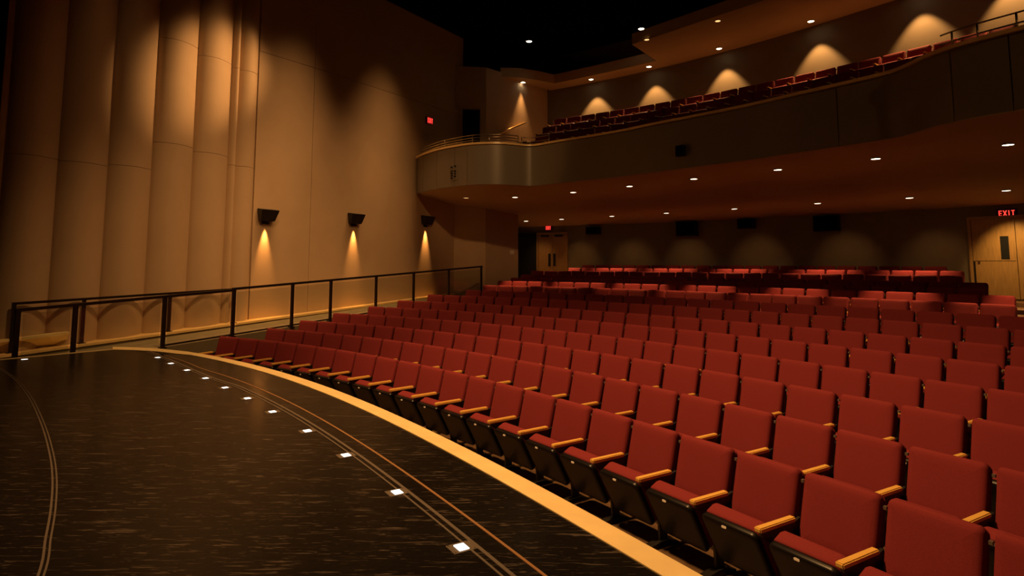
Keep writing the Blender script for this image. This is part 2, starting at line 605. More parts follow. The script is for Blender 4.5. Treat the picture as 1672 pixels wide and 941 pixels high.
# ------------------------------------------------------------------ left side: ramp, ledge, side wall
T0, T1 = -3.2, 12.35
bm = bmesh.new()
add_hexa(bm, [W(T0, -0.02, -0.3), W(T1, -0.02, -0.3), W(T1, 1.62, -0.3), W(T0, 1.62, -0.3),
              W(T0, -0.02, ramp_z(T0)), W(T1, -0.02, ramp_z(T1)), W(T1, 1.62, ramp_z(T1)), W(T0, 1.62, ramp_z(T0))])
struct('floor_side_ramp', bm, M['wall_dark'], 'sloping side ramp between the glass rail and the wall')
bm = bmesh.new()
add_hexa(bm, [W(T0, 1.32, ramp_z(T0) - 0.02), W(T1, 1.32, ramp_z(T1) - 0.02), W(T1, 1.75, ramp_z(T1) - 0.02), W(T0, 1.75, ramp_z(T0) - 0.02),
              W(T0, 1.32, ledge_z(T0) - 0.045), W(T1, 1.32, ledge_z(T1) - 0.045), W(T1, 1.75, ledge_z(T1) - 0.045), W(T0, 1.75, ledge_z(T0) - 0.045)])
struct('baseboard_left', bm, M['wall_dark'], 'low kerb at the foot of the left wall')
bm = bmesh.new()
add_hexa(bm, [W(T0, 1.30, ledge_z(T0) - 0.045), W(T1, 1.30, ledge_z(T1) - 0.045), W(T1, 1.75, ledge_z(T1) - 0.045), W(T0, 1.75, ledge_z(T0) - 0.045),
              W(T0, 1.30, ledge_z(T0)), W(T1, 1.30, ledge_z(T1)), W(T1, 1.75, ledge_z(T1)), W(T0, 1.75, ledge_z(T0))])
struct('trim_3', bm, M['ledge'], 'pale wood capping running along the foot of the left wall')
bm = bmesh.new()  # added pale strip that imitates a bright reflection in the rail glass
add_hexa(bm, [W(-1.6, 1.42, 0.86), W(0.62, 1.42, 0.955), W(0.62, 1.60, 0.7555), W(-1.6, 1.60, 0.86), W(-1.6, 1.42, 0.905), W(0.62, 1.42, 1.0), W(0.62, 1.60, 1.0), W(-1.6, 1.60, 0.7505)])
struct('reflection_strip', bm, M['wood'], 'short pale strip standing in for a glass reflection behind the rail end')

# the flat wall in panels with open joints
WALL_TOP = CEIL_Z
bm = bmesh.new()
JZ = CAMZ + 5.32
def wall_panel(t0, t1, z0, z1, d0=1.60, d1=1.60, th=0.30):
    add_hexa(bm, [W(t0, d0, z0), W(t1, d1, z0), W(t1, d1 + th, z0), W(t0, d0 + th, z0), W(t0, d0, z1), W(t1, d1, z1), W(t1, d1 + th, z1), W(t0, d0 + th, z1)])
g = 0.006
for t0, t1, d0, d1 in ((4.56, 6.25, 1.66, 1.60), (6.25, 13.0, 1.60, 1.60)):
    for z0, z1 in ((0.4, JZ), (JZ, WALL_TOP)):
        wall_panel(t0 + g, t1 - g, z0 + g, z1 - g, d0, d1)
struct('wall_left', bm, M['wall'], 'tall flat tan side wall carrying the wall lamps')
bm = bmesh.new()
add_hexa(bm, [W(4.4, 1.92, 0.3), W(13.0, 1.92, 0.3), W(13.0, 2.05, 0.3), W(4.4, 2.05, 0.3), W(4.4, 1.92, WALL_TOP), W(13.0, 1.92, WALL_TOP), W(13.0, 2.05, WALL_TOP), W(4.4, 2.05, WALL_TOP)])
struct('wall_left_backing', bm, M['black'])

# fluted pilasters beside the stage opening
PIL_T = [-1.42, -0.50, 0.34, 1.22, 2.08, 2.98, 3.84, 4.56]
PIL_J = [(CAMZ + 2.0,), (CAMZ + 1.95,), (CAMZ + 1.93,), (CAMZ + 1.97, CAMZ + 6.3), (CAMZ + 2.58, CAMZ + 4.91), (CAMZ + 2.5, CAMZ + 4.76), (CAMZ + 2.31, CAMZ + 4.69)]
for i in range(1, 7):
    ta, tb = PIL_T[i], PIL_T[i + 1]
    zs = [0.4] + list(PIL_J[i]) + [WALL_TOP]
    bm = bmesh.new()
    n = 14
    prof = []
    if i < 6:
        c = (tb - ta) / 2
        for k in range(n + 1):
            u = k / n
            sag = 0.20 * math.sin(math.pi * (u ** 0.85)) ** 0.9
            prof.append((ta + (tb - ta) * u, 1.70 - sag))
    else:
        for k in range(6):
            u = k / 5
            prof.append((ta + 0.20 * u, 1.70 - 0.13 * math.sin(math.pi * u)))
        for k in range(n + 1):
            u = k / n
            prof.append((ta + 0.21 + (tb - ta - 0.21) * u, 1.70 - 0.14 * math.sin(math.pi * (u ** 0.9)) ** 0.8))
    for z0, z1 in zip(zs[:-1], zs[1:]):
        loft(bm, [[W(t, d, z) for t, d in prof] + [W(tb, 1.98, z), W(ta, 1.98, z)] for z in (z0 + 0.004, z1 - 0.004)])
    o = struct('pilaster', bm, M['wall'], 'convex fluted wall panel, %s of six from the stage opening' % ORD[i - 1], sharp=50)
bm = bmesh.new()
add_hexa(bm, [W(-0.5, 1.95, 0.3), W(4.56, 1.95, 0.3), W(4.56, 2.05, 0.3), W(-0.5, 2.05, 0.3), W(-0.5, 1.95, WALL_TOP), W(4.56, 1.95, WALL_TOP), W(4.56, 2.05, WALL_TOP), W(-0.5, 2.05, WALL_TOP)])
struct('wall_left_backing', bm, M['black'])

# grazing lights close to the wall, high under the black ceiling
for t_, k_ in ((1.25, 0.12), (3.5, 0.65), (5.6, 1.0), (8.9, 1.0)):
    lamp('wall_grazer_light', 'SPOT', W(t_, 0.15, CEIL_Z - 0.3), W(t_ - 0.2, 1.45, 1.0), GRZ_P * k_, WARM, angle=46, blend=1.0, radius=1.3)

# curtain in the stage opening
bm = bmesh.new()
pl = []
for k in range(61):
    t = -4.6 + 4.1 * k / 60
    pl.append((t, 2.05 + 0.09 * math.sin(k * 0.9) + 0.03 * math.sin(k * 2.3)))
loft(bm, [[W(t, d, z) for t, d in pl] + [W(t, d + 0.02, z) for t, d in pl[::-1]] for z in (0.9, WALL_TOP)])
tag(obj('stage_curtain', bm, M['curtain'], smooth=False), 'dark red curtain hanging left of the fluted wall panels', 'curtain')
bm = bmesh.new()
add_hexa(bm, [W(-0.62, 1.66, 0.4), W(-0.52, 1.66, 0.4), W(-0.52, 1.98, 0.4), W(-0.62, 1.98, 0.4), W(-0.62, 1.66, WALL_TOP), W(-0.52, 1.66, WALL_TOP), W(-0.52, 1.98, WALL_TOP), W(-0.62, 1.98, WALL_TOP)])
struct('trim_5', bm, M['door_wood'], 'narrow upright edge strip between curtain and fluted panels')

# ------------------------------------------------------------------ rails on the left
def rail_thing():
    p0 = W(-0.72, 0, ramp_z(-0.72))
    t = thing('guard_rail', 'long dark metal guard rail with glass panels beside the side aisle', 'railing', p0)
    posts = [-0.71, 0.10, 1.60, 3.03, 4.50, 5.62, 7.15, 8.63, 10.23, 11.95]
    def ztop(tt):
        return rail_z(tt) - (0.025 if tt < 3.0 else 0.0)
    for tt in posts:
        bm = bmesh.new()
        add_box(bm, (-0.035, -0.022, ramp_z(tt)), (0.035, 0.022, ztop(tt)), frame(W(tt, 0), WANG))
        add_box(bm, (-0.06, -0.05, ramp_z(tt) - 0.005), (0.06, 0.05, ramp_z(tt) + 0.014), frame(W(tt, 0), WANG))
        obj('post', bm, M['metal'], t)
    bm = bmesh.new()
    add_bar(bm, W(-0.74, 0, ztop(-0.74)), W(2.99, 0, ztop(2.99)), 0.055, 0.05)
    add_bar(bm, W(3.0, 0, ztop(3.05)), W(12.0, 0, ztop(12.0)), 0.055, 0.05)
    obj('top_rail', bm, M['metal'], t)
    bm = bmesh.new()
    add_bar(bm, W(1.6, 0, ramp_z(1.6) + 0.04), W(12.0, 0, ramp_z(12.0) + 0.04), 0.04, 0.03)
    obj('bottom_rail', bm, M['metal'], t)
    for a, b in zip(posts[:-1], posts[1:]):
        bm = bmesh.new()
        a2, b2 = a + 0.075, b - 0.075
        add_hexa(bm, [W(a2, -0.006, ramp_z(a2) + 0.09), W(b2, -0.006, ramp_z(b2) + 0.09), W(b2, 0.006, ramp_z(b2) + 0.09), W(a2, 0.006, ramp_z(a2) + 0.09),
                      W(a2, -0.006, ztop(a2) - 0.07), W(b2, -0.006, ztop(b2) - 0.07), W(b2, 0.006, ztop(b2) - 0.07), W(a2, 0.006, ztop(a2) - 0.07)])
        obj('glass_panel', bm, M['glass'], t)
rail_thing()

def hand_rail():
    p0 = W(-0.27, 1.43, ledge_z(-0.27))
    t = thing('hand_rail', 'dark metal handrail standing on the wood ledge behind the glass rail', 'railing', p0)
    def zt(tt):
        return CAMZ - 0.725 + 0.0235 * tt
    for tt in (-0.27, 0.84, 2.49, 4.0):
        bm = bmesh.new()
        add_box(bm, (-0.03, -0.02, ledge_z(tt)), (0.03, 0.02, zt(tt)), frame(W(tt, 1.43), WANG))
        add_box(bm, (-0.06, -0.05, ledge_z(tt)), (0.06, 0.05, ledge_z(tt) + 0.015), frame(W(tt, 1.43), WANG))
        obj('post', bm, M['metal'], t)
    bm = bmesh.new()
    add_bar(bm, W(-0.30, 1.43, zt(-0.30)), W(4.03, 1.43, zt(4.03)), 0.05, 0.045)
    obj('top_rail', bm, M['metal'], t)
hand_rail()

# ------------------------------------------------------------------ wall lamps
def wall_lamp(t0, zc, label, dw=1.60):
    base = W(t0, dw, zc - 0.15)
    r = thing('wall_lamp', label, 'wall lamp', base, 0, 'lamps on the left wall')
    F = frame(W(t0, dw), WANG)
    bm = bmesh.new()
    c = [F @ Vector(v) for v in ((-0.20, -0.13, zc - 0.15), (0.20, -0.13, zc - 0.15), (0.20, 0.0, zc - 0.15), (-0.20, 0.0, zc - 0.15),
                                 (-0.25, -0.24, zc + 0.12), (0.25, -0.24, zc + 0.12), (0.25, 0.0, zc + 0.16), (-0.25, 0.0, zc + 0.16))]
    b2 = bmesh.new()
    add_hexa(b2, c)
    bmesh.ops.bevel(b2, geom=b2.edges[:], offset=0.012, segments=2, affect='EDGES')
    merge(bm, b2)
    obj('housing', bm, M['stand'], r)
    bm = bmesh.new()
    add_box(bm, (-0.10, -0.015, zc - 0.22), (0.10, 0.0, zc - 0.14), F)
    obj('back_plate', bm, M['stand'], r)
    bm = bmesh.new()
    add_disc(bm, F @ Vector((0, -0.075, zc - 0.157)), 0.035, 0.006, 16)
    obj('lens', bm, M['steel'], r)
    lamp('wall_lamp_light', 'SPOT', F @ Vector((0, -0.085, zc - 0.17)), F @ Vector((0, -0.005, zc - 0.95)), SC_P, AMBER, angle=34, blend=1.0, radius=0.02, parent=r)
wall_lamp(4.90, CAMZ + 1.17, 'black wedge wall lamp nearest the fluted panels', 1.645)
wall_lamp(7.81, CAMZ + 1.25, 'black wedge wall lamp in the middle of the flat wall')
wall_lamp(10.99, CAMZ + 1.38, 'black wedge wall lamp below the balcony end')

# ------------------------------------------------------------------ end block closing the ramp, with the balcony doorway
CX, CY = -0.94, 22.2             # its near corner
cor = Vector((CX, CY, 0))
ea = W(12.45, 1.70)
Ld = (cor - ea).normalized()
LL = (cor - ea).length
Ln = Vector((Ld.y, -Ld.x, 0))    # towards the stage
if Ln.y > 0:
    Ln = -Ln
BT = CAMZ + 7.08
DOORZ = CAMZ + 5.55
FLB = CAMZ + 2.55                # balcony floor
q_back = P(-6.25, upper_o(-6.25) + 0.1)
bm = bmesh.new()
def slab(p, q_, z0, z1, n_, th):
    p, q_ = Vector(p), Vector(q_)
    add_hexa(bm, [Vector((v.x, v.y, z)) for z in (z0, z1) for v in (p, q_, q_ - n_ * th, p - n_ * th)])
dw = 1.05
slab(ea, cor, 0.3, FLB, Ln, 0.25)
slab(ea + Ld * dw, cor, FLB, BT, Ln, 0.25)
slab(ea, ea + Ld * dw, DOORZ, BT, Ln, 0.25)
rd = (Vector((q_back.x, q_back.y, 0)) - cor).normalized()
rn = Vector((rd.y, -rd.x, 0))
rl = (Vector((q_back.x, q_back.y, 0)) - cor).length
slab(cor, cor + rd * rl, FLB - 0.2, BT, rn, 0.25)
slab(cor, cor + rd * (rl * 0.48), 0.3, FLB - 0.2, rn, 0.25)
struct('wall_end_block', bm, M['wall'], 'projecting wall block at the left end of the balcony')
bm = bmesh.new()
slab(ea - Ln * 1.4, cor - Ln * 1.4, 0.3, BT, Ln, 0.1)
struct('wall_doorway_back', bm, M['curtain'])

# ------------------------------------------------------------------ back walls
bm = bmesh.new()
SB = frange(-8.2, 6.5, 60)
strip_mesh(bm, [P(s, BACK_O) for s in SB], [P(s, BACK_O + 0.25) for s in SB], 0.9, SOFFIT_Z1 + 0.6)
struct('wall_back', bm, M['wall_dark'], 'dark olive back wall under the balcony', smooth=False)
bm = bmesh.new()
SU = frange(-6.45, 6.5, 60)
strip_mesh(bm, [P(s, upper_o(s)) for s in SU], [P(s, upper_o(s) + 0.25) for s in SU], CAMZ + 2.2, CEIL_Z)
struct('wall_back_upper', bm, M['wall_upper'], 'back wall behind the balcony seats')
bm = bmesh.new()
add_hexa(bm, [Vector(v) for v in ((-16, -5, CEIL_Z), (22, -5, CEIL_Z), (22, 34, CEIL_Z), (-16, 34, CEIL_Z), (-16, -5, CEIL_Z + 0.2), (22, -5, CEIL_Z + 0.2), (22, 34, CEIL_Z + 0.2), (-16, 34, CEIL_Z + 0.2))])
struct('ceiling', bm, M['ceiling'], 'black ceiling high over the hall')

# ------------------------------------------------------------------ balcony front, floor and soffit
FP = [(-3.12, 20.25), (-2.65, 19.4), (-2.1, 18.65), (-1.3, 17.95), (-0.75, 17.78), (-0.3, 17.78), (0.12, 17.96), (0.42, 18.12), (0.72, 18.06), (1.2, 17.6), (1.9, 16.98), (2.75, 16.2), (3.6, 15.2), (4.5, 14.2), (5.2, 13.38), (5.82, 12.5), (6.3, 11.85), (6.68, 11.3), (6.88, 10.92), (6.93, 10.5), (6.93, 10.1), (7.02, 9.72), (7.22, 9.3), (7.5, 8.85), (7.85, 8.2), (8.15, 7.5)]
FC = catmull(FP, 6)
def px_x(p):
    return PPX + FPX * p[0] / (p[1] * math.cos(PITCH) + 0.25)
FN = []
for i in range(len(FC)):
    a = FC[max(i - 1, 0)]; b = FC[min(i + 1, len(FC) - 1)]
    d = Vector((b[0] - a[0], b[1] - a[1], 0)).normalized()
    FN.append(Vector((d.y, -d.x, 0)))           # towards the stage
def foff(i, k):                                  # point of the front shifted k towards the stage
    return Vector((FC[i][0], FC[i][1], 0)) + FN[i] * k
joint_px = [691, 715, 739, 763, 1372, 1560, 1650]
cuts = [0]
for j in joint_px:
    cuts.append(min(range(len(FC)), key=lambda i: abs(px_x(FC[i]) - j)))
cuts.append(len(FC) - 1)
cuts = sorted(set(cuts))
bm = bmesh.new()
for a, b in zip(cuts[:-1], cuts[1:]):
    idx = list(range(a, b + 1))
    front, back = [], []
    for i in idx:
        f_, k_ = foff(i, 0.0), foff(i, -0.06)
        if i == a and a != 0:
            d = (foff(i + 1, 0) - f_).normalized() * 0.010
            f_, k_ = f_ + d, k_ + d
        if i == b and b != len(FC) - 1:
            d = (foff(i - 1, 0) - f_).normalized() * 0.010
            f_, k_ = f_ + d, k_ + d
        front.append(f_)
        back.append(k_)
    b2 = bmesh.new()
    strip_mesh(b2, front, back, SOFFIT_Z0 - 0.02, BALC_TOP - 0.08)
    merge(bm, b2)
o = struct('balcony_front', bm, M['fascia'], 'curved grey brown balcony front with upright panel joints', sharp=40)
bm = bmesh.new()
strip_mesh(bm, [foff(i, -0.065) for i in range(len(FC))], [foff(i, -0.14) for i in range(len(FC))], SOFFIT_Z0 + 0.0, BALC_TOP - 0.085)
struct('balcony_front_core', bm, M['black'])
bm = bmesh.new()
strip_mesh(bm, [foff(i, 0.05) for i in range(len(FC))], [foff(i, -0.20) for i in range(len(FC))], BALC_TOP - 0.06, BALC_TOP)
struct('trim_6', bm, M['ledge'], 'wood capping along the top of the balcony front')

def soffit_z(o_):
    return SOFFIT_Z0 + (SOFFIT_Z1 - SOFFIT_Z0) * max(0.0, min(1.0, (o_ - 7.75) / (BACK_O - 7.75)))
bm = bmesh.new()
rings = []
for i in range(0, len(FC)):
    s_, o_ = so_of(FC[i])
    row = []
    for k in range(9):
        w = k / 8
        a = Vector((FC[i][0], FC[i][1], 0)) + FN[i] * -0.02
        b = P(s_, BACK_O + 0.1)
        q = a.lerp(b, w)
        row.append(Vector((q.x, q.y, SOFFIT_Z0 + (SOFFIT_Z1 - SOFFIT_Z0) * w)))
    rings.append(row + [Vector((v.x, v.y, v.z + 0.12)) for v in row[::-1]])
loft(bm, rings)
struct('ceiling_balcony', bm, M['soffit'], 'brown sloping ceiling under the balcony')

BROW_O = [9.25, 10.25, 11.25, 12.2]
BROW_TOP = [CAMZ + 3.68, CAMZ + 4.18, CAMZ + 4.68, CAMZ + 5.17]
BROW_Z = [z - 0.845 for z in BROW_TOP]
bm = bmesh.new()
SBF = frange(-7.6, 4.2, 50)
for r in range(4):
    o0 = BROW_O[r] - 0.60
    o1 = (lambda s: BROW_O[r + 1] - 0.60) if r < 3 else (lambda s: upper_o(s) + 0.1)
    strip_mesh(bm, [P(s, o0) for s in SBF], [P(s, o1(s)) for s in SBF], BROW_Z[r] - 0.6 if r else FLB - 0.12, BROW_Z[r])
struct('floor_balcony', bm, M['carpet'], 'stepped balcony floor')

# ------------------------------------------------------------------ upper ceiling panels
def at_up(px, py):
    return at_z(px, py, UPPER_Z)
front_px = [(817, 125.5), (849, 126.5), (873, 130), (905, 136.5), (990, 118.3), (1072, 99.3), (1032, 73), (1064, 62), (1200, 16.5), (1330, -28), (1500, -86)]
front_pt = [at_up(*p) for p in front_px]
back_pt = [P(s, upper_o(s) + 0.05) for s in (5.0, 3.0, 1.5, 0.5, -0.5, -1.5, -2.5, -3.5, -4.5, -5.5, -6.2)]
blk = cor + rd * (rl * 0.55) + rn * 0.02
poly = [(p.x, p.y) for p in front_pt] + [(p.x, p.y) for p in back_pt] + [(blk.x, blk.y)]
bm = bmesh.new()
loft(bm, [[Vector((x, y, z)) for x, y in poly] for z in (UPPER_Z, UPPER_Z + 0.36)])
bmesh.ops.triangulate(bm, faces=[f for f in bm.faces if len(f.verts) > 4])
struct('ceiling_panel', bm, M['soffit'], 'brown angled ceiling panel over the balcony')

# ------------------------------------------------------------------ recessed lamps
def downlight(c, label, group, glow, r=0.075, power=0, target=None, angle=70, blend=0.5, color=WARM, rad=0.03):
    c = Vector(c)
    t = thing('downlight', label, 'ceiling light', c - Vector((0, 0, 0.03)), 0, group)
    bm = bmesh.new()
    seg = 20
    rings = []
    for rr, z in ((r * 1.25, 0.012), (r * 1.25, -0.008), (r * 1.02, -0.012), (r * 1.0, 0.01)):
        rings.append([c + Vector((rr * math.cos(2 * math.pi * k / seg), rr * math.sin(2 * math.pi * k / seg), z)) for k in range(seg)])
    loft(bm, rings, False, False)
    obj('trim_ring', bm, M['grey'], t)
    bm = bmesh.new()
    add_disc(bm, c + Vector((0, 0, -0.009)), r * 0.98, 0.008, 20)
    obj('lens', bm, glow, t)
    if power:
        lp = c + Vector((0, 0, -0.03))
        lamp('downlight_lamp', 'SPOT', lp, target if target is not None else lp - Vector((0, 0, 1)), power, color, angle=angle, blend=blend, radius=rad, parent=t)
    return t

def on_soffit(px, py):
    z = SOFFIT_Z0
    for _ in range(30):
        q = at_z(px, py, z)
        s_, o_ = so_of(q)
        i = min(range(len(FC)), key=lambda i: (so_of(FC[i])[0] - s_) ** 2)
        of = so_of(FC[i])[1]
        w = max(0.0, min(1.0, (o_ - of) / (BACK_O + 0.1 - of)))
        z = 0.5 * z + 0.5 * (SOFFIT_Z0 + (SOFFIT_Z1 - SOFFIT_Z0) * w)
    return q
FRONT_DL = [(761, 323, 0), (841, 322, 1), (936, 314, 1), (1028, 304, 1), (1133, 292, 1), (1270, 277, 1), (1430, 259, 1), (1646, 236, 1)]
BACK_DL = [(859, 361), (917, 358), (999, 353), (1088, 348), (1199, 341), (1335, 332), (1485, 323), (1643, 311)]
for i, (x, y, lit) in enumerate(FRONT_DL):
    q = on_soffit(x, y)
    downlight(q, 'recessed light under the balcony, %s from the left in the front row%s' % (ORD[i], '' if lit else ', dim'), 'lights under the balcony',
              M['lamp_glow'] if lit else M['dim_glow'], 0.085, DLF_P if lit else 0, angle=42, blend=0.45)
for i, (x, y) in enumerate(BACK_DL):
    q = on_soffit(x, y)
    downlight(q, 'recessed light under the balcony, %s from the left in the rear row' % ORD[i], 'lights under the balcony',
              M['lamp_glow'], 0.085, DLB_P, angle=62, blend=1.0)
    s_, o_ = so_of(q)
    wq = P(s_, BACK_O, q.z - 2.0)
    lamp('downlight_spill', 'SPOT', Vector(q) - Vector((0, 0, 0.04)), wq, DLB_P * 0.05, WARM, angle=56, blend=1.0, radius=0.03)

UP_DL = [(854, 134.5, 'above the left wall block'), (963, 128.5, 'first from the left along the balcony wall'), (1060, 108.5, 'second from the left along the balcony wall'),
         (1168, 77.5, 'third from the left along the balcony wall'), (1322, 32, 'fourth from the left along the balcony wall'), (1490, -22, 'fifth from the left along the balcony wall'), (1640, -70, 'sixth from the left along the balcony wall')]
for i, (x, y, w) in enumerate(UP_DL):
    q = at_up(x, y)
    if i:
        s_, o_ = so_of(q)
        q = P(s_, upper_o(s_) - 0.42, UPPER_Z)
    down = Vector(q) - Vector((0, 0, 2))
    if i == 0:
        downlight(q, 'recessed light in the upper ceiling panel, ' + w, 'lights in the upper ceiling panel', M['lamp_glow'], 0.085, UPB_P * 1.0, down + rn * 0.55, angle=60, blend=0.6)
        continue
    lt = downlight(q, 'recessed light in the upper ceiling panel, ' + w, 'lights in the upper ceiling panel', M['lamp_glow'], 0.085, UPB_P, angle=74, blend=0.45)
    lamp('downlight_lamp', 'SPOT', Vector(q) - Vector((0, 0, 0.04)), P(so_of(q)[0], BROW_O[3] + 0.1, UPPER_Z - 1.9), UPB_P * 1.3, WARM, angle=46, blend=0.8, radius=0.03, parent=lt)
q = at_up(1172, 34)
downlight(q, 'dim recessed light midway on the upper ceiling panel', None, M['dim_glow'], 0.075)
q = at_up(1056, 64.5)
downlight(q, 'dim recessed light at the corner of the upper ceiling panel', None, M['dim_glow'], 0.075)

def can_light(px, py, label, glow):
    q = at_z(px, py, CEIL_Z - 0.35)
    t = thing('can_light', label, 'ceiling light', (q.x, q.y, q.z), 0, 'can lights on the black ceiling')
    bm = bmesh.new()
    seg = 16
    rings = [[q + Vector((rr * math.cos(2 * math.pi * k / seg), rr * math.sin(2 * math.pi * k / seg), z)) for k in range(seg)] for rr, z in ((0.10, 0.36), (0.12, 0.3), (0.12, 0.0), (0.105, 0.0), (0.105, 0.02))]
    loft(bm, rings, True, False)
    obj('can', bm, M['black'], t)
    bm = bmesh.new()
    add_disc(bm, q + Vector((0, 0, 0.005)), 0.10, 0.012, 18)
    obj('lens', bm, glow, t)
can_light(864, 68, 'bright can light on the black ceiling left of the balcony panel', M['lamp_glow'])
can_light(1047, 47.5, 'bright can light just above the ceiling panel corner', M['lamp_glow'])
can_light(1157, 14, 'can light at the top of the view beside the ceiling panel edge', M['floor_glow'])
SEAT_S = {
    1: [-6.762, -6.183, -5.62, -5.057, -4.5, -3.94, -3.378, -2.826, -2.26, -1.693, -1.122, -0.566, -0.0, 0.553, 1.113, 1.671, 2.231, 2.787, 3.348, 3.92, 4.482, 5.038, 5.599, 6.16],
    2: [-6.608, -6.086, -5.564, -5.039, -4.514, -3.986, -3.458, -2.928, -2.396, -1.864, -1.329, -0.793, -0.256, 0.283, 0.823, 1.365, 1.908, 2.453, 3.0, 3.548, 4.098, 4.649, 5.202, 5.757],
    3: [-6.71, -6.22, -5.729, -5.235, -4.738, -4.239, -3.738, -3.235, -2.728, -2.22, -1.709, -1.195, -0.679, -0.16, 0.362, 0.886, 1.414, 1.944, 2.477, 3.012, 3.551, 4.093, 4.638, 5.186],
    4: [-6.677, -6.23, -5.781, -5.328, -4.873, -4.416, -3.955, -3.491, -3.025, -2.555, -2.083, -1.607, -1.128, -0.646, -0.161, 0.328, 0.821, 1.317, 1.816, 2.32, 2.827, 3.338, 3.853, 4.372, 4.895],
    5: [-6.514, -6.089, -5.662, -5.231, -4.798, -4.361, -3.92, -3.477, -3.03, -2.579, -2.125, -1.667, -1.205, -0.74, -0.271, 0.203, 0.681, 1.163, 1.649, 2.14, 2.636, 3.136, 3.642, 4.152, 4.668],
    6: [-6.427, -6.022, -5.614, -5.203, -4.788, -4.37, -3.949, -3.523, -3.094, -2.661, -2.224, -1.783, -1.338, -0.889, -0.435, 0.024, 0.487, 0.955, 1.428, 1.906, 2.39, 2.879, 3.374, 3.875, 4.382],
    7: [-6.258, -5.874, -5.488, -5.097, -4.704, -4.306, -3.905, -3.501, -3.092, -2.679, -2.262, -1.841, -1.416, -0.986, -0.551, -0.112, 0.333, 0.782, 1.238, 1.698, 2.164, 2.637, 3.115, 3.6, 4.092],
    8: [-5.864, -5.498, -5.128, -4.756, -4.379, -3.999, -3.615, -3.227, -2.835, -2.439, -2.039, -1.635, -1.225, -0.811, -0.392, 0.031, 0.461, 0.895, 1.336, 1.782, 2.234, 2.693, 3.159, 3.631],
    9: [-6.078, -5.746, -5.412, -5.074, -4.732, -4.388, -4.04, -3.688, -3.333, -2.974, -2.611, -2.243, -1.872, -1.496, -1.116, -0.731, -0.341, 0.054, 0.454, 0.859, 1.271, 1.688, 2.111, 2.541, 2.978],
    10: [-6.122, -5.8, -5.475, -5.147, -4.815, -4.48, -4.141, -3.799, -3.453, -3.103, -2.75, -2.392, -2.029, -1.663, -1.291, -0.915, -0.534, -0.148, 0.244, 0.641, 1.045, 1.454, 1.87, 2.292, 2.722],
    11: [-6.17, -5.867, -5.562, -5.253, -4.941, -4.626, -4.308, -3.986, -3.661, -3.332, -3.0, -2.663, -2.323, -1.979, -1.63, -1.276, -0.919, -0.556, -0.188, 0.185, 0.563, 0.948, 1.338, 1.734, 2.137],
    12: [-6.252, -5.955, -5.656, -5.353, -5.048, -4.739, -4.427, -4.111, -3.792, -3.469, -3.143, -2.812, -2.478, -2.139, -1.796, -1.448, -1.096, -0.739, -0.376, -0.008, 0.365, 0.744, 1.13, 1.522, 1.921],
    13: [-6.3, -6.02, -5.738, -5.452, -5.164, -4.873, -4.579, -4.281, -3.981, -3.677, -3.369, -3.058, -2.743, -2.424, -2.102, -1.775, -1.444, -1.108, -0.767, -0.422, -0.071, 0.285, 0.646, 1.014, 1.387],
    14: [-5.777, -5.499, -5.218, -4.935, -4.648, -4.358, -4.065, -3.769, -3.469, -3.165, -2.858, -2.547, -2.232, -1.913, -1.59, -1.262, -0.93, -0.592, -0.25, 0.098, 0.451, 0.811, 1.176],
    15: [-5.734, -5.462, -5.187, -4.909, -4.628, -4.343, -4.056, -3.765, -3.471, -3.173, -2.872, -2.567, -2.258, -1.944, -1.626, -1.304, -0.977, -0.645, -0.308, 0.034, 0.382, 0.736]}

# ------------------------------------------------------------------ theatre seats
PITCH_S = 0.56
def up_pt(y0, z0, y1, z1):
    d = Vector((0, y1 - y0, z1 - z0)).normalized()
    return d

def plate_rings(bm, w, h, r, C0, U, N, prof, seg=4):
    """rounded plate lofted along N: prof is a list of (depth, inset)"""
    A = Vector((1, 0, 0))
    rings = []
    for c, ins in prof:
        rr = max(0.004, r - ins)
        rings.append([C0 + A * x + U * y + N * c for x, y in rrect(w - 2 * ins, h - 2 * ins, rr, seg)])
    loft(bm, rings)

